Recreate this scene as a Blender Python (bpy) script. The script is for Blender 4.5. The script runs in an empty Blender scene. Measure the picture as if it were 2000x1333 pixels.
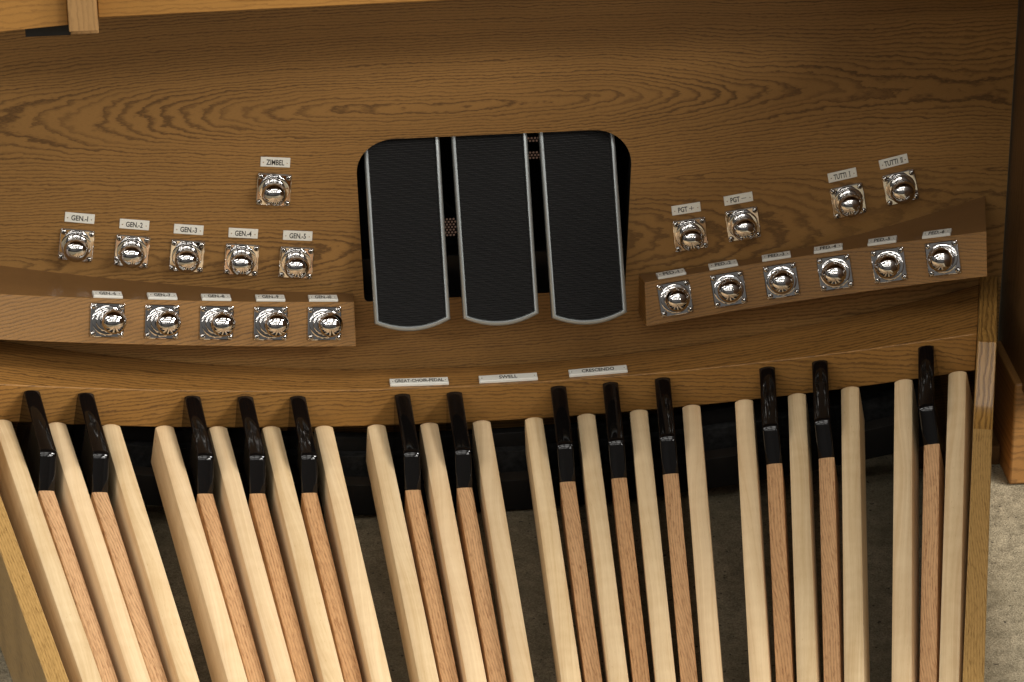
import bpy, bmesh, math, random
from mathutils import Matrix, Vector
from math import sin, cos, pi, atan, atan2, sqrt, radians, exp

random.seed(7)
scene = bpy.context.scene
COL = scene.collection
# The console is modelled with its kneeboard upright; everything is turned by TILT so that the floor lies level.
TILT = Matrix.Rotation(-atan(0.0835), 4, 'X')

# ------------------------------------------------------------------ camera
cam_data = bpy.data.cameras.new("camera")
cam = bpy.data.objects.new("camera", cam_data)
COL.objects.link(cam)
RIGHT = Vector((0.9954584, -0.0948408, -0.0082331))
UP = Vector((0.0491755, 0.4382385, 0.8975126))
FWD = Vector((0.0815128, 0.8938413, -0.4409121))
cm = Matrix((RIGHT, UP, -FWD)).transposed().to_4x4()
cm.translation = Vector((-0.2975836, -3.7528771, 1.9236884))
cam.matrix_world = TILT @ cm
cam_data.sensor_width = 36.0
cam_data.lens = 6639.064 / 2000.0 * 36.0
cam_data.clip_start = 0.05
cam_data.clip_end = 60.0
scene.camera = cam

# ------------------------------------------------------------------ view and room light
scene.view_settings.view_transform = 'Standard'
scene.view_settings.look = 'None'
scene.view_settings.exposure = 0.06
scene.view_settings.gamma = 1.0

world = bpy.data.worlds.new("World")
scene.world = world
world.use_nodes = True
wn, wl = world.node_tree.nodes, world.node_tree.links
wn.clear()
w_out = wn.new('ShaderNodeOutputWorld')
w_bg = wn.new('ShaderNodeBackground')
w_tc = wn.new('ShaderNodeTexCoord')
w_sep = wn.new('ShaderNodeSeparateXYZ')
w_ramp = wn.new('ShaderNodeValToRGB')
w_map = wn.new('ShaderNodeMapRange')
wl.new(w_tc.outputs['Generated'], w_sep.inputs[0])
w_map.inputs['From Min'].default_value = -1.0
w_map.inputs['From Max'].default_value = 1.0
wl.new(w_sep.outputs['Z'], w_map.inputs['Value'])
wl.new(w_map.outputs[0], w_ramp.inputs[0])
el = w_ramp.color_ramp.elements
el[0].position = 0.0; el[0].color = (0.06, 0.05, 0.04, 1)
el[1].position = 1.0; el[1].color = (0.6, 0.58, 0.55, 1)
e = el.new(0.49); e.color = (0.07, 0.065, 0.06, 1)
e = el.new(0.60); e.color = (0.20, 0.19, 0.18, 1)
e = el.new(0.76); e.color = (0.38, 0.37, 0.35, 1)
e = el.new(0.86); e.color = (0.55, 0.53, 0.50, 1)
# shelves, doors and windows of the workshop: blocks of lighter and darker wall
w_vor = wn.new('ShaderNodeTexVoronoi'); w_vor.distance = 'CHEBYCHEV'
w_vor.inputs['Scale'].default_value = 1.8
w_vmap = wn.new('ShaderNodeMapRange')
w_vmap.inputs['To Min'].default_value = 0.35
w_vmap.inputs['To Max'].default_value = 1.7
wl.new(w_tc.outputs['Generated'], w_vor.inputs['Vector'])
w_vs = wn.new('ShaderNodeSeparateColor')
wl.new(w_vor.outputs['Color'], w_vs.inputs[0])
wl.new(w_vs.outputs[0], w_vmap.inputs['Value'])
w_mul = wn.new('ShaderNodeVectorMath'); w_mul.operation = 'SCALE'
wl.new(w_ramp.outputs[0], w_mul.inputs[0])
wl.new(w_vmap.outputs[0], w_mul.inputs['Scale'])
wl.new(w_mul.outputs[0], w_bg.inputs['Color'])
w_bg.inputs['Strength'].default_value = 0.60
wl.new(w_bg.outputs[0], w_out.inputs['Surface'])


def ceiling_lamp(x, y, z, sx, sy, watts, color=(1.0, 0.965, 0.91)):
    l = bpy.data.lights.new("fluorescent_lamp", 'AREA')
    l.shape = 'RECTANGLE'; l.size = sx; l.size_y = sy
    l.energy = watts; l.color = color
    o = bpy.data.objects.new("fluorescent_lamp", l)
    COL.objects.link(o)
    o.location = (x, y, z)
    return o


# wide diffusers left and right, bare tubes over the middle of the room
for ly, lw in ((-5.2, 24), (-3.2, 44), (-1.12, 46)):
    for lx, k in ((-4.2, 0.5), (-2.6, 0.4), (2.9, 2.7), (4.7, 3.7)):
        ceiling_lamp(lx, ly, 2.9, 1.25, 0.50, lw * k)
for ly in (-5.2, -3.7):
    for lx in (-1.0, 0.5):
        ceiling_lamp(lx, ly, 2.9, 1.25, 0.12, 8)
for lx in (-0.9, 0.6):
    ceiling_lamp(lx, -2.2, 2.9, 1.25, 0.40, 12)
ceiling_lamp(0.55, -1.15, 2.9, 1.1, 0.40, 7)
ceiling_lamp(-0.9, -1.15, 2.9, 1.1, 0.10, 5)

# ------------------------------------------------------------------ node helper


class NT:
    def __init__(self, name):
        self.mat = bpy.data.materials.new(name)
        self.mat.use_nodes = True
        self.n = self.mat.node_tree.nodes
        self.l = self.mat.node_tree.links
        self.bsdf = self.n['Principled BSDF']

    def put(self, sock, v):
        if isinstance(v, (int, float)):
            sock.default_value = v
        elif isinstance(v, (tuple, list, Vector)):
            sock.default_value = tuple(v)
        else:
            self.l.new(v, sock)

    def m(self, op, a, b=0.0, c=0.0, clamp=False):
        nd = self.n.new('ShaderNodeMath'); nd.operation = op; nd.use_clamp = clamp
        self.put(nd.inputs[0], a); self.put(nd.inputs[1], b); self.put(nd.inputs[2], c)
        return nd.outputs[0]

    def coord(self):
        t = self.n.new('ShaderNodeTexCoord').outputs['Object']
        s = self.n.new('ShaderNodeSeparateXYZ'); self.l.new(t, s.inputs[0])
        return s.outputs[0], s.outputs[1], s.outputs[2]

    def xyz(self, x, y, z):
        c = self.n.new('ShaderNodeCombineXYZ')
        self.put(c.inputs[0], x); self.put(c.inputs[1], y); self.put(c.inputs[2], z)
        return c.outputs[0]

    def noise(self, vec, detail=2.0, rough=0.5, scale=1.0):
        t = self.n.new('ShaderNodeTexNoise'); t.noise_dimensions = '3D'
        self.put(t.inputs['Vector'], vec)
        t.inputs['Scale'].default_value = scale
        t.inputs['Detail'].default_value = detail
        t.inputs['Roughness'].default_value = rough
        return t.outputs[0]

    def rng(self, v, a, b, c=0.0, d=1.0, smooth=False):
        nd = self.n.new('ShaderNodeMapRange')
        if smooth:
            nd.interpolation_type = 'SMOOTHSTEP'
        self.put(nd.inputs['Value'], v)
        nd.inputs['From Min'].default_value = a; nd.inputs['From Max'].default_value = b
        nd.inputs['To Min'].default_value = c; nd.inputs['To Max'].default_value = d
        return nd.outputs[0]

    def mix(self, f, a, b, mode='MIX'):
        nd = self.n.new('ShaderNodeMix'); nd.data_type = 'RGBA'; nd.blend_type = mode
        self.put(nd.inputs['Factor'], f)
        self.put(nd.inputs[6], a if not isinstance(a, tuple) or len(a) == 4 else a + (1,))
        self.put(nd.inputs[7], b if not isinstance(b, tuple) or len(b) == 4 else b + (1,))
        return nd.outputs[2]

    def rand(self):
        return self.n.new('ShaderNodeObjectInfo').outputs['Random']

    def bump(self, h, strength=0.3, dist=0.001):
        b = self.n.new('ShaderNodeBump')
        b.inputs['Strength'].default_value = strength
        b.inputs['Distance'].default_value = dist
        self.put(b.inputs['Height'], h)
        self.l.new(b.outputs[0], self.bsdf.inputs['Normal'])

    def done(self, color, rough=0.4, spec=0.5, coat=0.0, coat_rough=0.15, metal=0.0):
        self.put(self.bsdf.inputs['Base Color'], color if not isinstance(color, tuple) or len(color) == 4 else color + (1,))
        self.put(self.bsdf.inputs['Roughness'], rough)
        self.bsdf.inputs['Specular IOR Level'].default_value = spec
        self.bsdf.inputs['Coat Weight'].default_value = coat
        self.bsdf.inputs['Coat Roughness'].default_value = coat_rough
        self.bsdf.inputs['Metallic'].default_value = metal
        return self.mat


def srgb(r, g, b):
    def f(v):
        v /= 255.0
        return v / 12.92 if v <= 0.04045 else ((v + 0.055) / 1.055) ** 2.4
    return (f(r), f(g), f(b))


def oak(name, dark, light, along='X', across='Z', ring=0.0036, wells=None, slope=0.05, u0=0.01,
        rough=0.42, tick=0.30, contrast=1.15, coat=0.05, wander=0.020, rand=True, bump=0.15, off=0.0, width=0.42, skew=0.0):
    """plain sawn oak: growth rings met at a shallow angle give long cathedrals, fine pores break the dark bands"""
    t = NT(name)
    c = dict(zip('XYZ', t.coord()))
    a, v = c[along], c[across]
    w = c[[k for k in 'XYZ' if k not in (along, across)][0]]
    if rand:
        r = t.m('MULTIPLY', t.rand(), 7.0)
        a = t.m('ADD', a, r)
        v = t.m('ADD', v, t.m('MULTIPLY', t.rand(), 0.037))
    if off:
        a = t.m('ADD', a, off)
    if skew:
        v = t.m('ADD', v, t.m('MULTIPLY', a, skew))
    # slow wander of the grain
    n1 = t.noise(t.xyz(t.m('MULTIPLY', a, 1.3), t.m('MULTIPLY', v, 5.0), w), 1.0)
    n2 = t.noise(t.xyz(t.m('MULTIPLY', a, 5.0), t.m('MULTIPLY', v, 16.0), 3.1), 1.5)
    n3 = t.noise(t.xyz(t.m('MULTIPLY', a, 22.0), t.m('MULTIPLY', v, 55.0), 8.3), 1.0)
    if wells:
        za, zb = wells                        # two hearts, one above the other, as the veneer leaves were laid
        ph = t.m('COSINE', t.m('MULTIPLY', t.m('ADD', a, 0.62), 2 * pi / 1.15))
        u = t.m('ADD', t.m('ADD', 0.030, t.m('MULTIPLY', ph, 0.027)), t.m('ADD', t.m('MULTIPLY', t.m('SUBTRACT', n1, 0.5), 0.04), t.m('MULTIPLY', t.m('SUBTRACT', n2, 0.5), 0.020)))
        ub = t.m('ADD', t.m('ADD', 0.055, t.m('MULTIPLY', a, 0.085)), t.m('MULTIPLY', t.m('SUBTRACT', n1, 0.5), 0.06))
        wob = t.m('ADD', t.m('MULTIPLY', t.m('SUBTRACT', n1, 0.5), wander), t.m('MULTIPLY', t.m('SUBTRACT', n2, 0.5), wander * 0.5))
        qa = t.m('ADD', t.m('SUBTRACT', v, za), wob); qb = t.m('ADD', t.m('SUBTRACT', v, zb), wob)
        ra = t.m('SQRT', t.m('ADD', t.m('MULTIPLY', qa, qa), t.m('MULTIPLY', u, u)))
        rb = t.m('SQRT', t.m('ADD', t.m('MULTIPLY', qb, qb), t.m('MULTIPLY', ub, ub)))
        vv = t.m('SMOOTH_MIN', ra, rb, 0.006)
    else:
        vv = t.m('ADD', v, 0.11)
        u = t.m('ADD', u0, t.m('MULTIPLY', a, slope * 0.3))
    if wells:
        rr = vv
    else:
        vv = t.m('ADD', vv, t.m('MULTIPLY', t.m('SUBTRACT', n1, 0.5), wander * 2.0))
        vv = t.m('ADD', vv, t.m('MULTIPLY', t.m('SUBTRACT', n2, 0.5), wander * 0.55))
        rr = t.m('SQRT', t.m('ADD', t.m('MULTIPLY', vv, vv), t.m('MULTIPLY', u, u)))
    tt = t.m('DIVIDE', rr, ring)
    tt = t.m('ADD', tt, t.m('MULTIPLY', t.m('SUBTRACT', n3, 0.5), 1.3))
    n4 = t.noise(t.xyz(t.m('MULTIPLY', a, 70.0), t.m('MULTIPLY', v, 160.0), 1.9), 1.0)
    tt = t.m('ADD', tt, t.m('MULTIPLY', t.m('SUBTRACT', n4, 0.5), 0.8))
    # uneven ring spacing
    tt = t.m('ADD', tt, t.m('MULTIPLY', t.noise(t.xyz(t.m('MULTIPLY', rr, 110.0), 0.0, 0.0), 1.0), 0.9))
    fine = t.noise(t.xyz(t.m('MULTIPLY', a, 150.0), t.m('MULTIPLY', v, 1500.0), t.m('MULTIPLY', w, 900.0)), 2.0, 0.6)
    tt = t.m('ADD', tt, t.m('MULTIPLY', t.m('SUBTRACT', fine, 0.5), tick * 2))
    fr = t.m('FRACT', tt)
    up = t.rng(fr, 0.0, width * 0.4, 1.0, 0.0, True)
    dn = t.rng(fr, 1.0 - width, 1.0, 0.0, 1.0, True)
    band = t.m('MAXIMUM', up, dn)
    # per ring strength
    ringid = t.noise(t.xyz(t.m('FLOOR', tt), 2.7, 0.0), 0.0, scale=1.7)
    band = t.m('MULTIPLY', band, t.rng(ringid, 0.3, 0.7, 0.45, 1.0))
    pores = t.noise(t.xyz(t.m('MULTIPLY', a, 210.0), t.m('MULTIPLY', v, 2300.0), t.m('MULTIPLY', w, 1500.0)), 2.0, 0.7)
    pores = t.rng(pores, 0.52, 0.68, 0.0, 1.0)
    dk = t.m('MULTIPLY', t.m('ADD', t.m('MULTIPLY', band, 0.78), t.m('MULTIPLY', pores, 0.30)), contrast, clamp=True)
    blotch = t.noise(t.xyz(t.m('MULTIPLY', a, 3.0), t.m('MULTIPLY', v, 9.0), 5.5), 2.0)
    base = t.mix(dk, light, dark)
    shade = t.rng(blotch, 0.25, 0.75, 0.86, 1.12)
    sc = t.n.new('ShaderNodeVectorMath'); sc.operation = 'SCALE'
    t.l.new(base, sc.inputs[0]); t.l.new(shade, sc.inputs['Scale'])
    t.bump(t.m('MULTIPLY', dk, -1.0), bump, 0.0006 if bump < 0.9 else 0.0022)
    return t.done(sc.outputs[0], t.rng(dk, 0, 1, rough, rough + 0.12), 0.32, coat, 0.18)


def flecked(name, dark, light, along='Y', across='X', rough=0.45, coat=0.1, amount=0.6, tint=0.25, bump=0.15, sa=85.0, sc_=900.0, skew=0.04):
    """quarter or rift sawn red oak: short dark pore dashes in a pale ground"""
    t = NT(name)
    c = dict(zip('XYZ', t.coord()))
    r = t.rand()
    a = t.m('ADD', c[along], t.m('MULTIPLY', r, 9.0)); v = c[across]
    w = c[[k for k in 'XYZ' if k not in (along, across)][0]]
    bend = t.noise(t.xyz(t.m('MULTIPLY', a, 2.5), t.m('MULTIPLY', v, 6.0), 0.3), 1.0)
    v2 = t.m('ADD', v, t.m('MULTIPLY', t.m('SUBTRACT', bend, 0.5), 0.05))
    v2 = t.m('ADD', v2, t.m('MULTIPLY', a, skew))
    f1 = t.noise(t.xyz(t.m('MULTIPLY', a, sa), t.m('MULTIPLY', v2, sc_), t.m('MULTIPLY', w, 500.0)), 2.0, 0.65)
    f2 = t.noise(t.xyz(t.m('MULTIPLY', a, sa * 0.25), t.m('MULTIPLY', v2, sc_ * 0.35), t.m('MULTIPLY', w, 200.0)), 2.0, 0.5)
    fl = t.rng(f1, 0.48, 0.68, 0.0, 1.0)
    fl = t.m('MULTIPLY', fl, t.rng(f2, 0.3, 0.65, 0.35, 1.0))
    lines = t.rng(t.m('SINE', t.m('MULTIPLY', v2, 2 * pi / 0.0032)), -0.2, 1.0, 0.0, 0.45)
    dk = t.m('MULTIPLY', t.m('ADD', fl, lines), amount, clamp=True)
    base = t.mix(dk, light, dark)
    hue = t.mix(t.m('MULTIPLY', r, tint), base, srgb(244, 226, 200) + (1,), 'MULTIPLY')
    t.bump(t.m('MULTIPLY', dk, -1.0), bump, 0.0005)
    return t.done(hue, rough, 0.45, coat, 0.2)


def maple(name, dark, light):
    t = NT(name)
    x, y, z = t.coord()
    r = t.rand()
    a = t.m('ADD', y, t.m('MULTIPLY', r, 11.0))
    v = t.m('ADD', x, t.m('MULTIPLY', r, 0.3))
    wob = t.noise(t.xyz(t.m('MULTIPLY', a, 2.2), t.m('MULTIPLY', v, 12.0), r), 1.0)
    v2 = t.m('ADD', v, t.m('MULTIPLY', t.m('SUBTRACT', wob, 0.5), 0.06))
    g1 = t.noise(t.xyz(t.m('MULTIPLY', a, 1.2), t.m('MULTIPLY', v2, 260.0), t.m('MULTIPLY', z, 160.0)), 2.0, 0.6)
    g2 = t.noise(t.xyz(t.m('MULTIPLY', a, 5.0), t.m('MULTIPLY', v2, 45.0), t.m('MULTIPLY', z, 30.0)), 2.0, 0.5)
    g3 = t.noise(t.xyz(t.m('MULTIPLY', a, 60.0), t.m('MULTIPLY', v2, 1400.0), t.m('MULTIPLY', z, 900.0)), 2.0, 0.6)
    curl = t.noise(t.xyz(t.m('MULTIPLY', a, 55.0), t.m('MULTIPLY', v2, 30.0), 1.0), 1.0)
    s = t.m('ADD', t.m('MULTIPLY', t.rng(g1, 0.3, 0.7), 0.42), t.m('MULTIPLY', t.rng(g2, 0.3, 0.7), 0.32))
    s = t.m('ADD', s, t.m('MULTIPLY', t.rng(g3, 0.4, 0.75), 0.16))
    s = t.m('ADD', s, t.m('MULTIPLY', t.rng(curl, 0.3, 0.7), 0.14))
    flk = t.noise(t.xyz(t.m('MULTIPLY', a, 120.0), t.m('MULTIPLY', v2, 900.0), 4.0), 1.0)
    flk = t.rng(flk, 0.70, 0.78, 0.0, 0.35)
    s = t.m('ADD', s, flk, clamp=True)
    base = t.mix(s, light, dark)
    pink = t.mix(t.rng(t.m('FRACT', t.m('MULTIPLY', r, 5.7)), 0, 1, 0.0, 0.30), base, srgb(238, 205, 170) + (1,))
    t.bump(s, 0.05, 0.0004)
    tone = t.n.new('ShaderNodeVectorMath'); tone.operation = 'SCALE'
    t.l.new(pink, tone.inputs[0]); t.l.new(t.rng(t.m('FRACT', t.m('MULTIPLY', r, 13.3)), 0, 1, 0.88, 1.03), tone.inputs['Scale'])
    pink = tone.outputs[0]
    return t.done(pink, 0.36, 0.45, 0.12, 0.25)


def plain(name, color, rough=0.5, metal=0.0, spec=0.5, coat=0.0, grain=0.0, gscale=300.0, bump=0.0, coat_rough=0.05):
    t = NT(name)
    col = color
    if grain or bump:
        x, y, z = t.coord()
        n = t.noise(t.xyz(x, y, z), 3.0, 0.6, gscale)
        if grain:
            k = t.rng(n, 0.25, 0.75, 1.0 - grain, 1.0 + grain)
            sc = t.n.new('ShaderNodeVectorMath'); sc.operation = 'SCALE'
            sc.inputs[0].default_value = color; t.l.new(k, sc.inputs['Scale'])
            col = sc.outputs[0]
        if bump:
            t.bump(n, bump, 0.0006)
    return t.done(col, rough, spec, coat, coat_rough, metal)


K_DARK, K_LIGHT = srgb(78, 53, 27), srgb(146, 108, 60)
M_knee = oak('oak_kneeboard', K_DARK, K_LIGHT, 'X', 'Z', wells=(0.388, 0.205), ring=0.0036, rand=False, rough=0.40, tick=0.34, contrast=1.05, width=0.46, wander=0.013)
M_block = oak('oak_block', srgb(76, 53, 27), srgb(142, 103, 54), 'X', 'Z', ring=0.0038, slope=0.1, u0=0.02, rough=0.36, off=2.3, rand=True, skew=-0.10, contrast=0.85)
M_blocktop = oak('oak_block_top', srgb(80, 56, 31), srgb(120, 86, 48), 'X', 'Y', ring=0.0022, slope=0.0, rough=0.34, contrast=0.55, coat=0.3, rand=True)
M_shelf = oak('oak_shelf_top', srgb(80, 53, 26), srgb(150, 107, 54), 'X', 'Y', ring=0.0068, slope=0.0, u0=0.0, rough=0.38, contrast=1.2, wander=0.008, coat=0.15, rand=False, off=4.4)
M_shelf_front = oak('oak_shelf_front', srgb(82, 55, 27), srgb(152, 109, 55), 'X', 'Z', ring=0.0052, slope=0.16, u0=0.01, rough=0.40, wander=0.035, rand=False, off=1.7, contrast=0.95)
M_desk = oak('oak_desk', srgb(100, 66, 30), srgb(152, 109, 54), 'X', 'Z', ring=0.006, slope=0.1, rough=0.4, contrast=0.7, rand=True)
M_post = oak('oak_post', srgb(106, 78, 46), srgb(150, 116, 74), 'Z', 'X', ring=0.006, slope=0.2, rough=0.45, contrast=0.6, rand=True)
M_side = oak('oak_side', srgb(58, 39, 21), srgb(92, 64, 34), 'Z', 'Y', ring=0.005, slope=0.1, rough=0.42, contrast=0.6, rand=True)  # tones darkened to put the side panel's shade into the colour
M_plinth = oak('oak_plinth', srgb(92, 62, 32), srgb(148, 106, 58), 'X', 'Z', ring=0.004, slope=0.1, rough=0.42, contrast=0.8, rand=True)
M_cheek = flecked('oak_cheek', srgb(120, 88, 44), srgb(184, 146, 88), 'Y', 'X', rough=0.36, coat=0.5, amount=0.7, tint=0.0, bump=0.35, sa=60, sc_=700)
M_cheek_top = oak('oak_cheek_grain', srgb(118, 82, 38), srgb(182, 136, 70), 'Y', 'X', ring=0.005, slope=0.3, u0=0.0, wander=0.02, rough=0.32, coat=0.45, contrast=0.9, rand=False, bump=1.0)
M_sharp = flecked('red_oak', srgb(150, 106, 70), srgb(214, 174, 130), 'Y', 'X', rough=0.45, coat=0.1, amount=0.78, tint=0.5, sa=75, sc_=760)
M_maple = maple('maple', srgb(208, 174, 124), srgb(248, 223, 180))
M_cap = plain('black_cap', (0.004, 0.0033, 0.003), 0.055, spec=0.45, bump=0.004, gscale=90.0)
M_chrome = plain('chrome', (0.64, 0.62, 0.60), 0.03, metal=1.0)
M_steel = plain('steel_screw', (0.62, 0.60, 0.57), 0.14, metal=1.0)
M_alu = plain('silver_frame', (0.40, 0.43, 0.43), 0.36, metal=0.75, grain=0.05, gscale=900.0)
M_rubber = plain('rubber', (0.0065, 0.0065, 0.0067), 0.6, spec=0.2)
M_groove_shade = plain('rubber_groove_shade', (0.0015, 0.0015, 0.0015), 0.8, spec=0.1)  # blacker copy of the rubber, paints the shade between the ribs
M_plate = plain('label_plate', (0.74, 0.73, 0.66), 0.35, grain=0.03, gscale=400.0)
M_ink = plain('label_ink', (0.02, 0.02, 0.02), 0.5)
M_black = plain('black_inside', (0.004, 0.004, 0.004), 0.6)
M_darkbrown = plain('dark_brown_metal', (0.012, 0.009, 0.007), 0.55, grain=0.1, gscale=200.0)
M_darkrail = plain('dark_rail', (0.007, 0.006, 0.005), 0.8, spec=0.2, grain=0.2, gscale=80.0)
M_felt = plain('dusty_felt', (0.018, 0.018, 0.0175), 0.95, spec=0.1, grain=0.6, gscale=120.0, bump=0.8)


def carpet_mat():
    t = NT('floor_concrete')
    x, y, z = t.coord()
    v = t.xyz(x, y, z)
    n1 = t.noise(v, 4.0, 0.7, 60.0)
    n2 = t.noise(v, 3.0, 0.6, 9.0)
    n3 = t.noise(v, 2.0, 0.8, 420.0)
    s = t.m('ADD', t.m('MULTIPLY', t.rng(n1, 0.3, 0.7), 0.5), t.m('MULTIPLY', t.rng(n3, 0.35, 0.65), 0.5))
    c = t.mix(s, srgb(76, 68, 52) + (1,), srgb(170, 158, 132) + (1,))
    c = t.mix(t.rng(n2, 0.35, 0.65, 0.0, 0.5), c, srgb(106, 97, 76) + (1,))
    spots = t.rng(t.noise(v, 1.0, 0.5, 150.0), 0.70, 0.74, 0.0, 0.8)
    c = t.mix(spots, c, srgb(40, 34, 28) + (1,))
    t.bump(s, 0.6, 0.002)
    return t.done(c, 0.85, 0.3)


M_floor = carpet_mat()

# ------------------------------------------------------------------ mesh helpers


def tag(o, label=None, cat=None, group=None, kind=None):
    if label: o['label'] = label
    if cat: o['category'] = cat
    if group: o['group'] = group
    if kind: o['kind'] = kind
    return o


def empty(name, mat=None):
    o = bpy.data.objects.new(name, None)
    o.empty_display_size = 0.02
    COL.objects.link(o)
    if mat is not None:
        o.matrix_basis = mat
    return o


def finish(name, bm, mat, parent=None, smooth=35, bevel=0.0, seg=2):
    bmesh.ops.recalc_face_normals(bm, faces=bm.faces[:])
    me = bpy.data.meshes.new(name)
    bm.to_mesh(me); bm.free()
    return mesh_obj(name, me, mat, parent, smooth, bevel, seg)


def mesh_obj(name, me, mat, parent=None, smooth=35, bevel=0.0, seg=2):
    mats = mat if isinstance(mat, (list, tuple)) else [mat]
    if not me.materials:
        for m_ in mats:
            me.materials.append(m_)
    if smooth:
        for f in me.polygons:
            f.use_smooth = True
        me.set_sharp_from_angle(angle=radians(smooth))
    o = bpy.data.objects.new(name, me)
    COL.objects.link(o)
    o.parent = parent
    if bevel:
        b = o.modifiers.new('bevel', 'BEVEL')
        b.width = bevel; b.segments = seg; b.limit_method = 'ANGLE'; b.angle_limit = radians(30)
        b.harden_normals = False
    return o


def box(bm, x0, x1, y0, y1, z0, z1, mi=0):
    v = [bm.verts.new((x, y, z)) for x in (x0, x1) for y in (y0, y1) for z in (z0, z1)]
    for idx in ((0, 1, 3, 2), (4, 6, 7, 5), (0, 4, 5, 1), (2, 3, 7, 6), (0, 2, 6, 4), (1, 5, 7, 3)):
        f = bm.faces.new([v[i] for i in idx]); f.material_index = mi
    return v


def sweep(bm, sections, closed=True, cap=True, mats=None):
    """sections: list of rings (lists of points) joined one to the next"""
    rings = [[bm.verts.new(q) for q in s] for s in sections]
    n = len(rings[0])
    for a, b in zip(rings, rings[1:]):
        for i in range(n if closed else n - 1):
            j = (i + 1) % n
            f = bm.faces.new((a[i], a[j], b[j], b[i]))
            if mats: f.material_index = mats[i]
    if cap and closed:
        bm.faces.new(rings[0][::-1]); bm.faces.new(rings[-1])
    return rings


def lathe(bm, prof, n=32, cx=0.0, cz=0.0):
    """profile of (radius, y) turned about the local Y axis; -Y points out"""
    rings = []
    for r, y in prof:
        if r < 1e-6:
            rings.append([bm.verts.new((cx, y, cz))])
        else:
            rings.append([bm.verts.new((cx + r * cos(2 * pi * i / n), y, cz + r * sin(2 * pi * i / n))) for i in range(n)])
    for a, b in zip(rings, rings[1:]):
        for i in range(n):
            j = (i + 1) % n
            if len(a) == 1 and len(b) > 1: bm.faces.new((a[0], b[i], b[j]))
            elif len(b) == 1 and len(a) > 1: bm.faces.new((a[i], a[j], b[0]))
            elif len(a) > 1: bm.faces.new((a[i], a[j], b[j], b[i]))


def rounded_rect(hw, hh, r, n=5, cx=0.0, cz=0.0):
    out = []
    for sx, sz, a0 in ((1, 1, 0), (-1, 1, 90), (-1, -1, 180), (1, -1, 270)):
        for k in range(n + 1):
            a = radians(a0 + 90 * k / n)
            out.append((cx + sx * (hw - r) + r * cos(a), cz + sz * (hh - r) + r * sin(a)))
    return out


def slab(bm, outline, y0, y1, chamfer=0.0):
    """outline in x,z pushed from y0 (back) to y1 (front, towards -Y) with a chamfered front edge"""
    cx = sum(p[0] for p in outline) / len(outline); cz = sum(p[1] for p in outline) / len(outline)

    def shrink(d):
        res = []
        n = len(outline)
        for i, (x, z) in enumerate(outline):
            xa, za = outline[i - 1]; xb, zb = outline[(i + 1) % n]
            tx, tz = xb - xa, zb - za
            L = sqrt(tx * tx + tz * tz) or 1.0
            nx, nz = -tz / L, tx / L
            if nx * (cx - x) + nz * (cz - z) < 0: nx, nz = -nx, -nz
            res.append((x + nx * d, z + nz * d))
        return res
    secs = [[(x, y0, z) for x, z in outline]]
    if chamfer:
        secs.append([(x, y1 + chamfer, z) for x, z in outline])
        secs.append([(x, y1 + chamfer * 0.3, z) for x, z in shrink(chamfer * 0.35)])
        secs.append([(x, y1, z) for x, z in shrink(chamfer)])
    else:
        secs.append([(x, y1, z) for x, z in outline])
    sweep(bm, secs)


def fillet(pts, rad, n=6):
    """open polyline in 2D; rad: radius per vertex (0 = sharp)"""
    out = []
    for i, pnt in enumerate(pts):
        r = rad[i]
        if r <= 0 or i in (0, len(pts) - 1):
            out.append(pnt); continue
        P = Vector(pnt); A = (Vector(pts[i - 1]) - P).normalized(); B = (Vector(pts[i + 1]) - P).normalized()
        ang = A.angle(B); d = r / math.tan(ang / 2)
        c = P + (A + B).normalized() * (r / sin(ang / 2))
        s, e_ = P + A * d - c, P + B * d - c
        a0, a1 = atan2(s.y, s.x), atan2(e_.y, e_.x)
        da = (a1 - a0 + pi) % (2 * pi) - pi
        for k in range(n + 1):
            a = a0 + da * k / n
            out.append((c.x + r * cos(a), c.y + r * sin(a)))
    return out


def text_mesh(body, width, height, extrude=0.00008):
    cu = bpy.data.curves.new('lettering', 'FONT')
    cu.body = body; cu.size = 1.0; cu.align_x = 'CENTER'; cu.align_y = 'CENTER'
    cu.resolution_u = 3; cu.offset = 0.022
    tmp = bpy.data.objects.new('lettering_curve', cu)
    COL.objects.link(tmp)
    bpy.context.view_layer.update()
    me = bpy.data.meshes.new_from_object(tmp)
    bpy.data.objects.remove(tmp); bpy.data.curves.remove(cu)
    xs = [v.co.x for v in me.vertices]; ys = [v.co.y for v in me.vertices]
    x0, x1, y0, y1 = min(xs), max(xs), min(ys), max(ys)
    sx = width / (x1 - x0); sy = height / max(y1 - y0, 1e-6)
    for v in me.vertices:
        v.co = ((v.co.x - (x0 + x1) / 2) * sx, 0.0, (v.co.y - (y0 + y1) / 2) * sy)
    me.materials.clear()
    return me


# ------------------------------------------------------------------ the pedal fan (AGO layout: 8 ft 6 in radius)
RT = 2.62754          # radius of the natural toes
YC = -0.06592 - RT    # centre of the fan
K1 = 1.3763
DTH = 0.0635 / 2.59
WN = 0.0224


def zsag(x):
    return K1 * (x / RT) ** 2


def floor_z(y):
    return -0.1 + 0.0835 * (y + 0.1)


def fan_matrix(th):
    """frame at the toe of a pedal: +Y points away from the player along the pedal, Z up square to the concave board"""
    slope = -0.0835 - 1.0369 * th * th          # height gained per metre towards the heel
    d = Vector((sin(th), cos(th), -slope)).normalized()
    x = Vector((cos(th), -sin(th), sin(th)))
    x = (x - d * x.dot(d)).normalized()
    z = x.cross(d)
    m = Matrix((x, d, z)).transposed().to_4x4()
    m.translation = Vector((RT * sin(th), YC + RT * cos(th), K1 * th * th))
    return m


def at_radius(th, r, z):
    return (r * sin(th), YC + r * cos(th), z)


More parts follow.
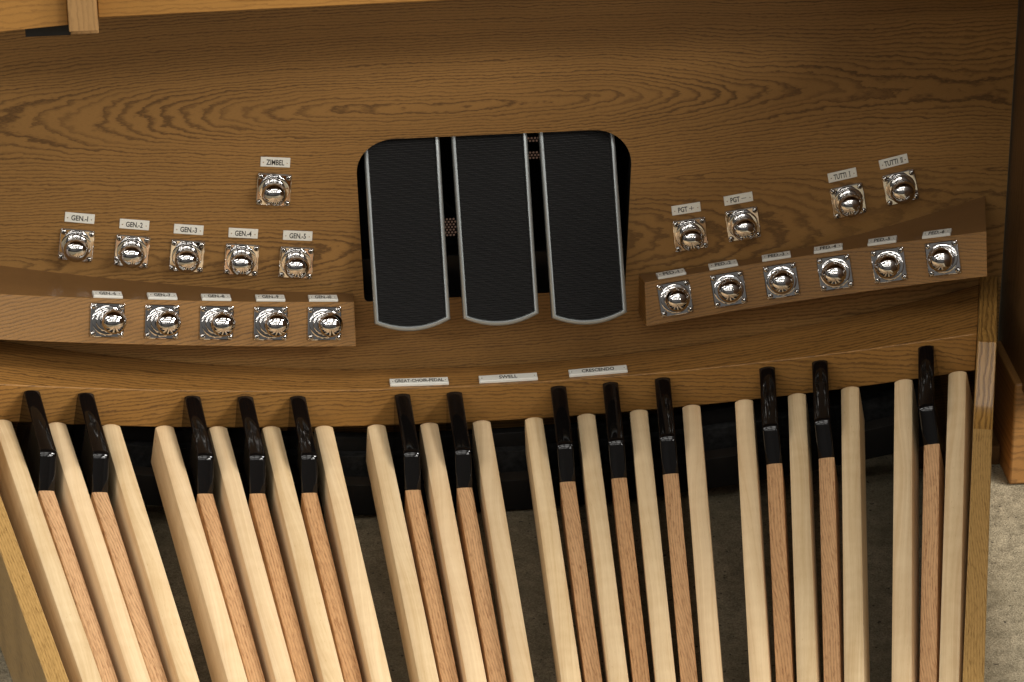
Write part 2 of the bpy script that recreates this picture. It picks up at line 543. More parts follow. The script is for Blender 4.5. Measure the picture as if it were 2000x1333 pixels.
# ------------------------------------------------------------------ floor
bm = bmesh.new()
vs = [bm.verts.new((x, y, floor_z(y))) for x, y in ((-6, -6), (6, -6), (6, 4), (-6, 4))]
bm.faces.new(vs)
fl = finish('floor', bm, M_floor, smooth=0)
tag(fl, kind='structure', label='mottled grey brown concrete floor seen between the pedals and at the corners')

# ------------------------------------------------------------------ console
console = empty('organ_console')
tag(console, 'brown oak organ console with a dark window cut in its kneeboard', 'organ console')


def curve_plate(name, loops, y0, y1, mat, parent):
    """flat board in the XZ plane with holes"""
    cu = bpy.data.curves.new(name, 'CURVE'); cu.dimensions = '2D'; cu.fill_mode = 'BOTH'
    cu.extrude = abs(y1 - y0) / 2
    for lp in loops:
        s = cu.splines.new('POLY'); s.points.add(len(lp) - 1)
        for pt, (x, z) in zip(s.points, lp):
            pt.co = (x, z, 0, 1)
        s.use_cyclic_u = True
    tmp = bpy.data.objects.new(name, cu); COL.objects.link(tmp)
    bpy.context.view_layer.update()
    me = bpy.data.meshes.new_from_object(tmp)
    bpy.data.objects.remove(tmp); bpy.data.curves.remove(cu)
    ym = (y0 + y1) / 2
    for v in me.vertices:
        x, z, d = v.co
        v.co = (x, ym - d, z)
    me.materials.clear()
    return mesh_obj(name, me, mat, parent, smooth=25)


def corner(cx, cz, rx, rz, a0, n=10):
    return [(cx + rx * cos(radians(a0 + 90 * k / n)), cz + rz * sin(radians(a0 + 90 * k / n))) for k in range(n + 1)]


XL_T, XL_B, XR_T, XR_B, ZT, ZB = -0.1407, -0.1363, 0.1915, 0.1852, 0.3494, 0.1358
hole = (corner(XR_T - 0.046, ZT - 0.046, 0.046, 0.046, 0) + corner(XL_T + 0.046, ZT - 0.042, 0.046, 0.042, 90)
        + corner(XL_B + 0.006, ZB + 0.006, 0.006, 0.006, 180, 4) + corner(XR_B - 0.006, ZB + 0.006, 0.006, 0.006, 270, 4))
curve_plate('kneeboard', [[(-0.95, -0.115), (0.6562, -0.115), (0.6562, 0.70), (-0.95, 0.70)], hole], 0.0, 0.020, M_knee, console)
kb = [o for o in COL.objects if o.name == 'kneeboard'][0]
kb.data.materials.append(M_black)
for f in kb.data.polygons:                    # the sawn edge of the window is painted black
    c = f.center
    if abs(f.normal.y) < 0.5 and -0.2 < c.x < 0.25 and 0.1 < c.z < 0.4:
        f.material_index = 1

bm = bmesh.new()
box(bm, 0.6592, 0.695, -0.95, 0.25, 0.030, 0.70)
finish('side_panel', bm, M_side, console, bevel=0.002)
bm = bmesh.new()
box(bm, 0.6505, 0.78, -0.1225, 0.0, -0.1, 0.040)
o = finish('plinth', bm, M_plinth, console, bevel=0.0030, seg=3)
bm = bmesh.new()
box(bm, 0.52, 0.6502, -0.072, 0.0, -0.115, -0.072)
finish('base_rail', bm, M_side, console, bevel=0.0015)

# key desk that overhangs the kneeboard; only its lower front edge comes into the picture
bm = bmesh.new()
for q in box(bm, -0.4252, 0.72, -0.300, -0.276, 0.6305, 0.80):
    q.co.z += (q.co.x + 0.4252) * 0.010
finish('key_slip', bm, M_desk, console, bevel=0.0015)
bm = bmesh.new()
v = box(bm, -0.70, -0.4560, -0.322, -0.302, 0.6320, 0.80)
for q in v:                                    # the left board stands at an angle
    q.co.y -= (-0.456 - q.co.x) * 0.17
finish('key_cheek_board', bm, M_desk, console, bevel=0.0015)
bm = bmesh.new()
box(bm, -0.4556, -0.4256, -0.335, -0.2762, 0.6290, 0.80)
finish('bracket', bm, M_post, console, bevel=0.0012)
bm = bmesh.new()
box(bm, -0.4556, -0.4256, -0.300, -0.2764, 0.6128, 0.6286)
finish('bracket_foot', bm, M_post, console, bevel=0.0012)
bm = bmesh.new()
box(bm, -0.5040, -0.4560, -0.296, -0.280, 0.6110, 0.66)
finish('black_strip', bm, M_black, console)
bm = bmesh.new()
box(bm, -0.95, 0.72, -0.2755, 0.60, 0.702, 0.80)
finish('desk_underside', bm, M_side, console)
bm = bmesh.new()
box(bm, -0.275, -0.232, -0.3022, -0.3003, 0.6462, 0.70)
finish('cream_strip', bm, M_plate, console, bevel=0.0004)

# inside of the opening
bm = bmesh.new()
box(bm, -0.30, 0.36, 0.36, 0.37, -0.10, 0.60)
box(bm, -0.31, -0.30, 0.021, 0.37, -0.10, 0.60)
box(bm, 0.36, 0.37, 0.021, 0.37, -0.10, 0.60)
box(bm, -0.31, 0.37, 0.021, 0.37, 0.60, 0.61)
finish('inner_casing', bm, M_black, console)
bm = bmesh.new()
box(bm, -0.30, 0.36, 0.050, 0.080, 0.02, 0.170)
finish('inner_ledge', bm, M_darkbrown, console, bevel=0.001)
bm = bmesh.new()
box(bm, 0.198, 0.204, 0.030, 0.20, 0.171, 0.48)
for k in range(40):
    zc = 0.18 + k * 0.0068
    box(bm, 0.1972, 0.1978, 0.034, 0.19, zc, zc + 0.003)
finish('inner_side_plate', bm, M_darkbrown, console)

def glow_discs(x0, x1, z0, z1, y, cut=None):
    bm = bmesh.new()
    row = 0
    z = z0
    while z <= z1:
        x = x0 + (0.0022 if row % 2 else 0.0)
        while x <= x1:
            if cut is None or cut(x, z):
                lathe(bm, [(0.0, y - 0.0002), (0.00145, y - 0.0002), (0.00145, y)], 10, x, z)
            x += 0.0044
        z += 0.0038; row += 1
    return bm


M_hole_glow = NT('grille_hole_glow')  # the discs themselves emit, imitating light through the holes; nothing shines behind
M_hole_glow.bsdf.inputs['Emission Color'].default_value = srgb(178, 140, 118) + (1,)
M_hole_glow.bsdf.inputs['Emission Strength'].default_value = 0.17
M_hole_glow = M_hole_glow.done((0.02, 0.018, 0.016), 0.7)
gr = bmesh.new()
box(gr, -0.14, 0.20, 0.300, 0.301, 0.0, 0.50)
finish('grille_plate', gr, M_black, console)
tag(finish('glowing_hole_discs', glow_discs(-0.055, -0.018, 0.078 + 0.0, 0.104, 0.0), M_hole_glow, console), kind='stuff')
HOLES = [o_ for o_ in COL.objects if o_.name.startswith('glowing_hole_discs')]

# rods of the shoe action seen in the dark between the shoes
bm = bmesh.new()
sweep(bm, [[(-0.028 + 0.0015 * cos(a), 0.10, 0.22 + 0.0015 * sin(a)) for a in (0, 1.57, 3.14, 4.71)],
           [(0.002 + 0.0015 * cos(a), 0.14, 0.17 + 0.0015 * sin(a)) for a in (0, 1.57, 3.14, 4.71)]])
finish('linkage_rod', bm, M_darkbrown, console)
bm = bmesh.new()
sweep(bm, [[(0.060 + 0.0012 * cos(a), 0.10, 0.235 + 0.0012 * sin(a)) for a in (0, 1.57, 3.14, 4.71)],
           [(0.088 + 0.0012 * cos(a), 0.12, 0.205 + 0.0012 * sin(a)) for a in (0, 1.57, 3.14, 4.71)]])
finish('linkage_rod', bm, M_darkbrown, console)

# ------------------------------------------------------------------ blocks that carry the lower pistons
FL = (0.15157813, -0.03202235, 0.13955698)
FR = (0.30360322, -0.0542094, 0.15289344)
GL = (-0.16698212, 0.01299518, -0.018329)
GR = (-0.80577782, 0.48992283, -0.08976542)


def pv(c, x): return c[0] * x * x + c[1] * x + c[2]
def pd(c, x): return 2 * c[0] * x + c[1]


LEAN, HB = 0.36, 0.0515


def piston_block(name, f, g, x0, x1, label):
    root = empty(name, Matrix.Translation((x0 if abs(x0) < abs(x1) else x1, 0, pv(f, x0 if abs(x0) < abs(x1) else x1))))
    inv = root.matrix_basis.inverted()
    bm = bmesh.new(); secs = []
    n = 36
    for k in range(n + 1):
        x = x0 + (x1 - x0) * k / n
        z, y = pv(f, x), pv(g, x)
        xb = x + (-0.0046 + (0.019 + 0.0046) * k / n if x1 > 0 else 0.0)      # the ends are cut radially
        zb = pv(f, xb)
        secs.append([tuple(inv @ Vector(q)) for q in ((xb, 0.003, zb), (x, y, z), (x, y - LEAN * HB, z - HB), (xb, 0.003, zb - HB))])
    sweep(bm, secs, mats=[1, 0, 0, 0])
    finish('block_body', bm, [M_block, M_blocktop], root, smooth=25, bevel=0.0007, seg=2)
    tag(root, label, 'wooden block')
    return root


piston_block('piston_block', FL, GL, -0.76, -0.1495, 'long curved oak block on the left of the kneeboard carrying five lower pistons')
piston_block('piston_block', FR, GR, 0.2060, 0.611, 'long curved oak block on the right of the kneeboard carrying six lower pistons')

# ------------------------------------------------------------------ toe pistons
KN = 'round chrome toe pistons on square plates'


def build_piston(skew=0.0):
    root = empty('toe_piston')
    bm = bmesh.new()
    slab(bm, rounded_rect(0.0207, 0.0207, 0.0026), 0.0008, -0.0030, 0.0011)
    finish('plate', bm, M_chrome, root, smooth=12)
    # raised pressed step around the collar
    bm = bmesh.new()
    lathe(bm, [(0.0186, -0.0029), (0.0178, -0.0034), (0.0166, -0.0037), (0.0140, -0.0039)], 48)
    finish('raised_ring', bm, M_chrome, root, smooth=32)
    bm = bmesh.new()
    lathe(bm, [(0.0144, -0.0030), (0.0142, -0.0062), (0.0134, -0.0070), (0.0118, -0.0072), (0.0, -0.0072)], 36)
    finish('collar', bm, M_chrome, root, smooth=40)
    bm = bmesh.new()
    prof = [(0.0, -0.0065), (0.0092, -0.0065), (0.0092, -0.0100)]
    for k in range(15):
        a = radians(-60 + 150 * k / 14)
        prof.append((0.0152 * cos(a), -0.0165 - 0.0114 * sin(a)))
    prof[-1] = (0.0, prof[-1][1])
    lathe(bm, prof, 40, skew, 0.0)
    finish('knob', bm, M_chrome, root, smooth=60)
    for sx in (-1, 1):
        for sz in (-1, 1):
            bm = bmesh.new()
            lathe(bm, [(0.0037, -0.0029), (0.0036, -0.0031), (0.0033, -0.0042), (0.0023, -0.0050), (0.0, -0.0053)], 16, sx * 0.0166, sz * 0.0166)
            sc = finish('screw', bm, M_steel, root, smooth=50)
            bm = bmesh.new()
            r = random.uniform(0, pi / 2)
            for q in (0, pi / 2):
                c_, s_ = cos(r + q), sin(r + q)
                pts = [(0.0020, 0.0005), (-0.0020, 0.0005), (-0.0020, -0.0005), (0.0020, -0.0005)]
                f = bm.faces.new([bm.verts.new((sx * 0.0166 + a * c_ - b * s_, -0.00535, sz * 0.0166 + a * s_ + b * c_)) for a, b in pts])
            finish('cross_slot', bm, M_black, sc, smooth=0)
    return root


def kids(o): return [c for c in COL.objects if c.parent is o]


def copy_tree(o, parent=None):
    c = o.copy(); COL.objects.link(c); c.parent = parent
    for ch in kids(o):
        copy_tree(ch, c)
    return c


def frame(origin, ex, ez):
    ex = ex.normalized(); ez = (ez - ex * ez.dot(ex)).normalized()
    ey = ez.cross(ex)
    m = Matrix((ex, ey, ez)).transposed().to_4x4(); m.translation = origin
    return m


def wall_frame(x, z, ang, y=0.0):
    return frame(Vector((x, y, z)), Vector((cos(ang), 0, sin(ang))), Vector((-sin(ang), 0, cos(ang))))


UPW = {'GEN.-I': 'leftmost of the five in the left kneeboard row', 'GEN.-2': 'second from the left in the left kneeboard row',
       'GEN.-3': 'middle one of the left kneeboard row', 'GEN.-4': 'fourth from the left in the left kneeboard row',
       'GEN.-5': 'nearest the window in the left kneeboard row', 'ZIMBEL': 'alone above the left kneeboard row, below the ZIMBEL nameplate',
       'PGT +': 'right of the window, below the PGT plus nameplate', 'PGT \u2014': 'below the PGT minus nameplate',
       'TUTTI I': 'below the nameplate with TUTTI and one stroke', 'TUTTI II': 'highest on the right, below TUTTI with two strokes'}
LW = {'GEN.-6': 'leftmost on the left oak block', 'GEN.-7': 'second from left on the left oak block', 'GEN.-8': 'middle one on the left oak block',
      'GEN.-9': 'fourth from left on the left oak block', 'GEN.-I0': 'rightmost on the left oak block',
      'PED.-I': 'leftmost on the right oak block', 'PED.-2': 'second from left on the right oak block', 'PED.-3': 'third from left on the right oak block',
      'PED.-4': 'third from right on the right oak block', 'PED.-5': 'second from right on the right oak block', 'PED.-6': 'rightmost on the right oak block'}
upper = [('GEN.-I', -0.4800, 0.2303, -0.157, -0.4739, 0.2653), ('GEN.-2', -0.4143, 0.2188, -0.1443, -0.4094, 0.2535),
         ('GEN.-3', -0.3487, 0.2091, -0.131, -0.3449, 0.2436), ('GEN.-4', -0.2832, 0.2008, -0.1177, -0.2797, 0.2354),
         ('GEN.-5', -0.2174, 0.1935, -0.105, -0.2143, 0.2288), ('ZIMBEL', -0.2406, 0.2913, -0.1035, -0.2375, 0.3264),
         ('PGT +', 0.2645, 0.2063, 0.1093, 0.2591, 0.2405), ('PGT \u2014', 0.3294, 0.2169, 0.1362, 0.3232, 0.2506),
         ('TUTTI I', 0.4590, 0.2416, 0.1834, 0.4506, 0.2756), ('TUTTI II', 0.5231, 0.2562, 0.2100, 0.5133, 0.2905)]
lower_l = [('GEN.-6', -0.4471, -0.4453), ('GEN.-7', -0.3825, -0.3806), ('GEN.-8', -0.3172, -0.3163),
           ('GEN.-9', -0.2522, -0.2511), ('GEN.-I0', -0.1872, -0.1871)]
lower_r = [('PED.-I', 0.2430, 0.2403), ('PED.-2', 0.3098, 0.3051), ('PED.-3', 0.3745, 0.3704),
           ('PED.-4', 0.4388, 0.4328), ('PED.-5', 0.5018, 0.4962), ('PED.-6', 0.5631, 0.5583)]
SHOWN = {'GEN.-I': 'GEN.-1', 'GEN.-I0': 'GEN.-10', 'PED.-I': 'PED.-1', 'PGT \u2014': 'PGT minus', 'PGT +': 'PGT plus'}
PROTO = build_piston()
PROTO_L = None
first = True
jobs = []
for t_, x, z, a, lx, lz in upper:
    jobs.append((t_, wall_frame(x, z, a), UPW[t_], 0))


def block_frame(f, g, x):
    # middle of the leaning front face
    h = 0.0245
    z, y = pv(f, x) - h, pv(g, x) - LEAN * h
    ex = Vector((1, pd(g, x), pd(f, x)))
    return frame(Vector((x, y, z)), ex, Vector((0, LEAN, 1)))


for t_, x, lx in lower_l: jobs.append((t_, block_frame(FL, GL, x), LW[t_], 1))
for t_, x, lx in lower_r: jobs.append((t_, block_frame(FR, GR, x), LW[t_], 0))
PROTO_L = build_piston(0.0058)
used = {0: False, 1: False}
for t_, m, where, kind in jobs:
    src = PROTO_L if kind else PROTO
    o = src if not used[kind] else copy_tree(src)
    used[kind] = True
    o.matrix_basis = m
    tag(o, 'round chrome toe piston, ' + where, 'toe piston', KN)

# ------------------------------------------------------------------ nameplates


def nameplate(text, m, hw, hh, th, tw, thh, label, group, y_off=0.0):
    root = empty('nameplate', m)
    bm = bmesh.new()
    slab(bm, rounded_rect(hw, hh, 0.0005, 2), 0.0003, -th, min(0.0009, th * 0.4))
    finish('plate', bm, M_plate, root, smooth=12)
    parts = text
    if text in ('TUTTI I', 'TUTTI II'):
        # roman numerals with bars above and below, as cut on the plate
        me = text_mesh('TUTTI', tw * 0.72, thh)
        for v in me.vertices: v.co.x -= tw * 0.14
        o = mesh_obj('lettering', me, M_ink, root, smooth=0)
        o.location.y = -th - 0.0001
        bm = bmesh.new()
        cx = tw * 0.42
        n = text.count('I', 6)
        wd = 0.0022 if n == 1 else 0.0034
        y = 0.0
        quads = [(cx - wd / 2, cx + wd / 2, thh / 2 - 0.0006, thh / 2), (cx - wd / 2, cx + wd / 2, -thh / 2, -thh / 2 + 0.0006)]
        for k in range(n):
            xx = cx + ((k - (n - 1) / 2) * 0.0015)
            quads.append((xx - 0.0004, xx + 0.0004, -thh / 2 + 0.0006, thh / 2 - 0.0006))
        for xa, xb, za, zb in quads:
            bm.faces.new([bm.verts.new(c) for c in ((xa, y, za), (xb, y, za), (xb, y, zb), (xa, y, zb))])
        o = finish('lettering', bm, M_ink, root, smooth=0)
        o.location.y = -th - 0.0001
    elif text.startswith('PGT'):
        me = text_mesh('PGT', tw * 0.58, thh)
        for v in me.vertices: v.co.x -= tw * 0.21
        o = mesh_obj('lettering', me, M_ink, root, smooth=0)
        o.location.y = -th - 0.0001
        bm = bmesh.new(); cx = tw * 0.33; L = 0.0030
        quads = [(cx - L, cx + L, -0.00035, 0.00035)]
        if '+' in text:
            quads += [(cx - 0.00035, cx + 0.00035, 0.00035, L * 0.9), (cx - 0.00035, cx + 0.00035, -L * 0.9, -0.00035)]
        for xa, xb, za, zb in quads:
            bm.faces.new([bm.verts.new(c) for c in ((xa, 0, za), (xb, 0, za), (xb, 0, zb), (xa, 0, zb))])
        o = finish('lettering', bm, M_ink, root, smooth=0)
        o.location.y = -th - 0.0001
    else:
        o = mesh_obj('lettering', text_mesh(text, tw, thh), M_ink, root, smooth=0)
        o.location.y = -th - 0.0001
    for s in (-1, 1):
        bm = bmesh.new()
        lathe(bm, [(0.0008, -th + 0.0002), (0.0008, -th - 0.0002), (0.0, -th - 0.0004)], 10, s * (hw - 0.0036), -0.0006)
        finish('pin', bm, M_steel, root, smooth=50)
    tag(root, label, 'nameplate', group)
    return root


NG = 'small white engraved nameplates'
NW = {'ZIMBEL': 'alone above the left kneeboard row', 'PGT +': 'with a plus sign, right of the window', 'PGT \u2014': 'with a dash, right of the window',
      'TUTTI I': 'with one stroke, upper right', 'TUTTI II': 'with two strokes, farthest upper right'}
for t_, x, z, a, lx, lz in upper:
    wdt = {'ZIMBEL': 0.0215, 'TUTTI I': 0.0215, 'TUTTI II': 0.0235}.get(t_, 0.0200)
    nameplate(t_, wall_frame(lx, lz, a + 0.01), 0.01775, 0.0062, 0.0014, wdt, 0.0070,
              'white nameplate engraved %s, %s' % (SHOWN.get(t_, t_), UPW[t_].split(', below')[0].split('below')[0] if t_.startswith('GEN') else NW[t_]), NG)


def top_frame(x, y, z, slope, yaw):
    ex = Vector((1, yaw, slope)).normalized()
    n = Vector((-slope, 0, 1)).normalized()
    ez = n.cross(ex)          # towards the kneeboard
    return frame(Vector((x, y, z)), ex, ez)


for f, g, lst in ((FL, GL, lower_l), (FR, GR, lower_r)):
    for t_, x, lx in lst:
        sh = t_ if t_ not in SHOWN else SHOWN[t_]
        y = pv(g, lx) + 0.0078
        nameplate(t_, top_frame(lx, y, pv(f, lx) + 0.0001, pd(f, lx), pd(g, lx)), 0.01775, 0.0068, 0.0030, 0.0200, 0.0082,
                  'white nameplate engraved %s, %s' % (sh, LW[t_]), NG)
for t_, x, y, yaw, tw in (('GREAT-CHOIR-PEDAL', -0.0740, -0.0418, 0.018, 0.0600), ('SWELL', 0.0357, -0.0420, -0.015, 0.0225), ('CRESCENDO', 0.1466, -0.0435, -0.04, 0.0400)):
    nameplate(t_, top_frame(x, y, 0.0412 + zsag(x), 2 * K1 * x / RT ** 2, yaw), 0.0360, 0.0073, 0.0034, tw, 0.0084,
              'long white nameplate engraved %s lying on the shelf above the pedals' % t_, 'long white nameplates on the shelf')

# ------------------------------------------------------------------ expression shoes
def shoe_outline(hw, L, bow, n=14, inset=0.0):
    pts = [(-hw + inset, L), (-hw + inset, 0.0 + inset * 0.6)]
    for k in range(1, n):
        u = -1 + 2 * k / n
        x = u * (hw - inset)
        pts.append((x, inset * 0.6 - bow * (1 - u * u) + inset * 0.5 * (1 - u * u)))
    pts += [(hw - inset, inset * 0.6), (hw - inset, L)]
    return pts


def expression_shoe():
    root = empty('expression_pedal')
    hw, L, bow = 0.0458, 0.2850, 0.0115
    bm = bmesh.new()
    o_ = shoe_outline(hw, L, bow); i_ = shoe_outline(hw, L, bow, inset=0.0056)
    m_ = shoe_outline(hw, L, bow, inset=0.0018); m2 = shoe_outline(hw, L, bow, inset=0.0046)
    secs = [[(x, 0.010, z) for x, z in o_], [(x, -0.0012, z) for x, z in o_], [(x, -0.0030, z) for x, z in m_],
            [(x, -0.0030, z) for x, z in m2], [(x, 0.0, z) for x, z in i_], [(x, 0.004, z) for x, z in i_]]
    sweep(bm, secs, closed=False, cap=False)
    finish('frame', bm, M_alu, root, smooth=50)
    bm = bmesh.new()
    sweep(bm, [[(x, 0.0098, z) for x, z in o_], [(x, 0.0015, z) for x, z in o_]])
    finish('shoe_body', bm, M_darkbrown, root, smooth=30)
    # ribbed tread: one rubber sheet with cross ridges
    bm = bmesh.new()
    rows = []
    z = -bow + 0.0058
    def half(zz):
        if zz >= 0.0036: return hw - 0.0058
        u2 = 1 - (0.0036 - zz) / (bow - 0.0022)
        return (hw - 0.0058) * sqrt(max(0.0, 1 - max(0.0, 1 - u2))) if u2 > 0 else 0.002
    k = 0
    P = 0.00290
    while z < L:
        for dz, y in ((0.0, 0.0016), (0.0006, -0.0010), (0.0017, -0.0010), (0.0023, 0.0016)):
            zz = z + dz
            h = half(zz)
            rows.append([(-h, y, zz), (-h * 0.5, y, zz), (0, y, zz), (h * 0.5, y, zz), (h, y, zz)])
        z += P
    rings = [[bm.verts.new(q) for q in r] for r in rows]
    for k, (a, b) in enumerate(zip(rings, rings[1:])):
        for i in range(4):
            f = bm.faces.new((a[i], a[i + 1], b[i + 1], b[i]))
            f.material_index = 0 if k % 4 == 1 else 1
    finish('ribbed_tread', bm, [M_rubber, M_groove_shade], root, smooth=0)
    return root


SHOE = expression_shoe()
rock = atan(0.105 / 0.255)
for k, (x, z, txt) in enumerate(((-0.0816, 0.1370, 'leftmost of the three, above the GREAT-CHOIR-PEDAL nameplate'),
                                 (0.0258, 0.1385, 'middle of the three, above the SWELL nameplate'),
                                 (0.1334, 0.1340, 'rightmost of the three, above the CRESCENDO nameplate'))):
    o = SHOE if k == 0 else copy_tree(SHOE)
    ez = Vector((-0.017, sin(rock), cos(rock)))
    o.matrix_basis = frame(Vector((x, -0.064, z)), Vector((1, 0.0, 0.017 + 0.007 * k)), ez)
    tag(o, 'black ribbed expression pedal with silver rim, ' + txt, 'expression pedal', 'black ribbed expression pedals in the kneeboard window')

# ------------------------------------------------------------------ shelf over the toes, cheeks and frame of the pedalboard
board = empty('pedalboard_frame', Matrix.Translation((0, -0.1, -0.1)))
tag(board, 'oak pedalboard frame with curved shelf and yellow side cheeks', 'pedalboard frame')
binv = board.matrix_basis.inverted()
ZS, HS = 0.0409, 0.0505
n = 56
secs = []
for k in range(n + 1):
    th = -0.2305 + 0.4595 * k / n
    xf, yf, _ = at_radius(th, RT + 0.012, 0)
    xb = xf + (0.004 - yf) * math.tan(th)
    zf, zb = ZS + zsag(xf), ZS + zsag(xb)
    secs.append([tuple(binv @ Vector(q)) for q in ((xb, 0.0 - 0.0008, zb), (xf, yf, zf), (xf, yf, zf - HS), (xb, -0.0008, zb - HS))])
bm = bmesh.new()
sweep(bm, secs, mats=[1, 0, 0, 0])
finish('shelf', bm, [M_shelf_front, M_shelf], board, smooth=30, bevel=0.0012, seg=3)


def cheek(th, name='cheek'):
    """side board of the pedalboard: high at the console, curving down beside the outer pedal"""
    top = [(-0.142, 0.1297), (0.0450, 0.1297), (0.1180, 0.0620), (0.85, -0.034)]
    prof = fillet(top, [0, 0.002, 0.060, 0], 14)
    prof = [(s, z) for s, z in prof]
    e_s = prof[-1][0]
    ring = prof + [(e_s, floor_z(YC + (RT - e_s) * cos(th)) + 0.001), (-0.142, floor_z(0.06) + 0.001)]
    m = Matrix.Translation((RT * sin(th), YC + RT * cos(th), 0)) @ Matrix.Rotation(-th, 4, 'Z')
    bm = bmesh.new()
    secs = [[(x, -s, z) for s, z in ring] for x in (-0.0113, 0.0113)]
    rings = sweep(bm, secs, cap=True)
    for f in bm.faces:
        c = f.calc_center_median()
        f.material_index = 1 if (c.y > -0.150 and f.normal.z > -0.5 and abs(c.x) < 0.005 and c.z > 0.02) else 0
    o = finish(name, bm, [M_cheek, M_cheek_top], board, smooth=28, bevel=0.0010, seg=2)
    o.matrix_basis = binv @ m
    return o


cheek(0.2335)
cheek(-0.2390)
# dark rails under the shelf
def straight_rail(name, y0, y1, z0, z1, mat, x0=-0.55, x1=0.55):
    bm = bmesh.new(); secs = []
    for k in range(31):
        x = x0 + (x1 - x0) * k / 30
        d = zsag(x)
        secs.append([tuple(binv @ Vector(q)) for q in ((x, y0, z0 + d), (x, y0, z1 + d), (x, y1, z1 + d), (x, y1, z0 + d))])
    sweep(bm, secs)
    return finish(name, bm, mat, board, smooth=30, bevel=0.0008)


straight_rail('front_rail', -0.122, -0.100, -0.098, -0.0567, M_darkrail)
straight_rail('felt_strip', -0.060, -0.046, -0.100, -0.050, M_felt)
straight_rail('rear_rail', -0.045, -0.030, -0.100, -0.032, M_darkrail)
# heel board behind the player's end of the pedals (just below the picture)
bm = bmesh.new(); secs = []
for k in range(41):
    th = -0.235 + 0.470 * k / 40
    pts = []
    for r in (RT - 0.80, RT - 0.775):
        x, y, _ = at_radius(th, r, 0)
        zt = K1 * th * th - (0.0835 + 1.0369 * th * th) * 0.78 + 0.012
        pts.append((x, y, zt, floor_z(y) + 0.001))
    (xa, ya, za, fa), (xb, yb, zb, fb) = pts
    secs.append([tuple(binv @ Vector(q)) for q in ((xa, ya, fa), (xa, ya, za), (xb, yb, zb), (xb, yb, fb))])
sweep(bm, secs)
finish('heel_board', bm, M_shelf_front, board, smooth=30, bevel=0.001)

# ------------------------------------------------------------------ pedals
CROWN = 0.0034


def crown(u):      # u in -1..1 across the pedal
    return -CROWN * abs(u) ** 2.4


def natural_mesh(L=0.78, w=WN, h=0.054):
    us = [-1.0, -0.96, -0.86, -0.7, -0.45, -0.2, 0, 0.2, 0.45, 0.7, 0.86, 0.96, 1.0]
    ss = [-0.0002, 0.0012, 0.0035, 0.012, 0.1, 0.3, 0.5, L]
    drop = [0.0018, 0.0005, 0.0, 0.0, 0, 0, 0, 0]
    secs = []
    for s, d in zip(ss, drop):
        top = []
        for u in us:
            zz = crown(u)
            if abs(u) == 1.0: zz -= 0.0016
            top.append((u * w / 2, -s, zz - d))
        secs.append([(-w / 2, -s, -h)] + top + [(w / 2, -s, -h)])
    bm = bmesh.new()
    sweep(bm, secs)
    bmesh.ops.recalc_face_normals(bm, faces=bm.faces[:])
    me = bpy.data.meshes.new('pedal_body'); bm.to_mesh(me); bm.free()
    return me


def sharp_meshes(L=0.78):
    w = 0.0186
    us = [-1.0, -0.93, -0.8, -0.5, 0, 0.5, 0.8, 0.93, 1.0]
    # wooden arm
    bm = bmesh.new(); secs = []
    for s in (0.020, 0.1205, 0.3, 0.5, L):
        top = [(u * w / 2, -s, -0.0190 - 0.0006 * abs(u) ** 3 - (0.0006 if abs(u) == 1 else 0)) for u in us]
        secs.append([(-w / 2, -s, -0.060)] + top + [(w / 2, -s, -0.060)])
    sweep(bm, secs)
    bmesh.ops.recalc_face_normals(bm, faces=bm.faces[:])
    arm = bpy.data.meshes.new('arm'); bm.to_mesh(arm); bm.free()
    # black cap: steep front, rounded nose, long top that runs back to the toe
    prof = fillet([(0.1212, -0.0196), (0.1020, 0.0226), (-0.0145, 0.0340), (-0.0175, 0.0250)], [0, 0.0115, 0.0025, 0], 11)
    prof.append((-0.0178, -0.058))
    bm = bmesh.new(); secs = []
    wc = 0.0192
    # resample along the profile so that the crown fades in on the steep front
    n_ = len(prof)
    for i, (s, z) in enumerate(prof):
        a = prof[max(i - 1, 0)]; b = prof[min(i + 1, n_ - 1)]
        t = Vector((b[0] - a[0], b[1] - a[1])).normalized()
        nn = Vector((t.y, -t.x))          # points down/inside for this direction of travel
        if nn.y > 0: nn = -nn
        secs.append((s, z, nn, wc))
    base = [(0.1212, -0.060)] + prof
    rings = []
    for (s, z, nn, wi) in secs:
        ring = []
        for u in us:
            dpt = (0.0003 if s > 0.108 else 0.0020) * abs(u) ** 2.4 + (0.0004 if abs(u) == 1 else 0)
            ring.append(bm.verts.new((u * wi / 2, -(s + nn.x * dpt), z + nn.y * dpt)))
        rings.append(ring)
    for a, b in zip(rings, rings[1:]):
        for i in range(len(us) - 1):
            bm.faces.new((a[i], a[i + 1], b[i + 1], b[i]))
    # front foot of the cap is open to the arm; close the sides with polygons down to the arm
    for side in (0, -1):
        col = [r[side] for r in rings]
        foot = bm.verts.new((col[0].co.x, -0.1212, -0.0600))
        bm.faces.new(col + [foot] if side == 0 else (col + [foot])[::-1])
    bmesh.ops.recalc_face_normals(bm, faces=bm.faces[:])
    # split long side ngons safely
    bmesh.ops.triangulate(bm, faces=[f for f in bm.faces if len(f.verts) > 4])
    cap = bpy.data.meshes.new('black_cap'); bm.to_mesh(cap); bm.free()
    return arm, cap


NAT = natural_mesh()
ARM, CAP = sharp_meshes()
notes = ['low C', 'low D', 'low E', 'low F', 'low G', 'low A', 'low B', 'second C', 'second D', 'second E', 'second F', 'second G',
         'second A', 'second B', 'third C', 'third D', 'third E', 'top F', 'top G']


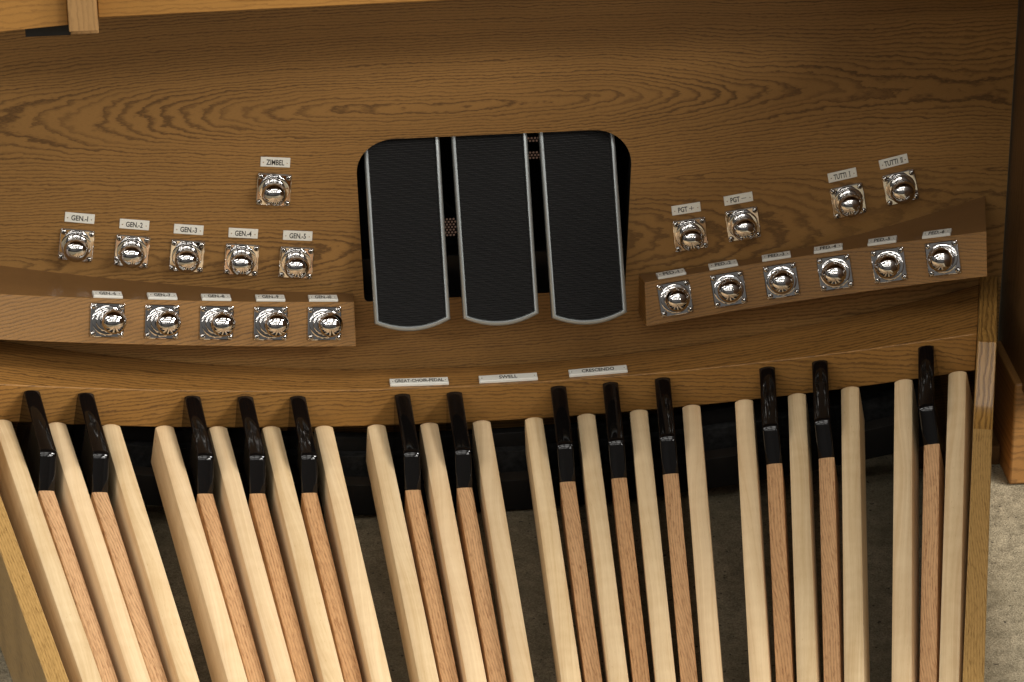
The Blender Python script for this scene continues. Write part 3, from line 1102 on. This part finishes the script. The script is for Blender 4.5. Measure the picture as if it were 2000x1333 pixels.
def ordinal(i, total):
    names = ['first', 'second', 'third', 'fourth', 'fifth', 'sixth', 'seventh', 'eighth', 'ninth', 'tenth', 'eleventh', 'twelfth']
    if i == 0: return 'leftmost'
    if i == total - 1: return 'rightmost'
    if i < total / 2: return names[i] + ' from the left'
    return names[total - 1 - i] + ' from the right'


NG_ = 'long pale maple natural pedals'
for i in range(19):
    root = empty('natural_pedal', fan_matrix((i - 9) * DTH))
    o = mesh_obj('pedal_body', NAT, M_maple, root, smooth=40)
    tag(root, 'long pale maple natural pedal, %s of the nineteen' % ordinal(i, 19), 'organ pedal', NG_)
    bm = bmesh.new()
    lathe(bm, [(0.0, 0.0), (0.0019, 0.0), (0.0019, 0.0012), (0.0, 0.0014)], 10)
    gp = finish('guide_pin', bm, M_sharp, root, smooth=40)
    gp.matrix_basis = Matrix.Translation((-WN / 2 - 0.0004, -0.012, -0.016)) @ Matrix.Rotation(-pi / 2, 4, 'Z')
sharps = [0, 1, 3, 4, 5, 7, 8, 10, 11, 12, 14, 15, 17]
for k, i in enumerate(sharps):
    root = empty('sharp_pedal', fan_matrix((i + 0.5 - 9) * DTH))
    mesh_obj('arm', ARM, M_sharp, root, smooth=40)
    mesh_obj('black_cap', CAP, M_cap, root, smooth=40)
    tag(root, 'red oak sharp pedal with glossy black toe cap, %s' % ordinal(k, 13), 'organ pedal',
        'sharp pedals with black toe caps')

# ------------------------------------------------------------------ glowing discs on the back plate, imitating grille holes lit from behind
for o_ in HOLES:
    bpy.data.objects.remove(o_)
for x0, x1, z0, z1, cut in ((-0.048, -0.026, 0.072 + 0.10, 0.098 + 0.10, None),):
    pass
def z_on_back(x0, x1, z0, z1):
    o = finish('glowing_hole_discs', glow_discs(x0, x1, z0, z1, 0.2995), M_hole_glow, console)
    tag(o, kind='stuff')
GLOW_PATCHES = ((-0.0165, -0.0010, 0.084, 0.110), (0.0890, 0.1115, 0.2125, 0.2190), (0.0890, 0.1125, 0.1885, 0.1965))
for a_ in GLOW_PATCHES:
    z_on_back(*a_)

# ------------------------------------------------------------------ level the whole place
for o in list(scene.objects):
    if o.parent is None and o.type not in {'CAMERA', 'LIGHT'}:
        o.matrix_basis = TILT @ o.matrix_basis
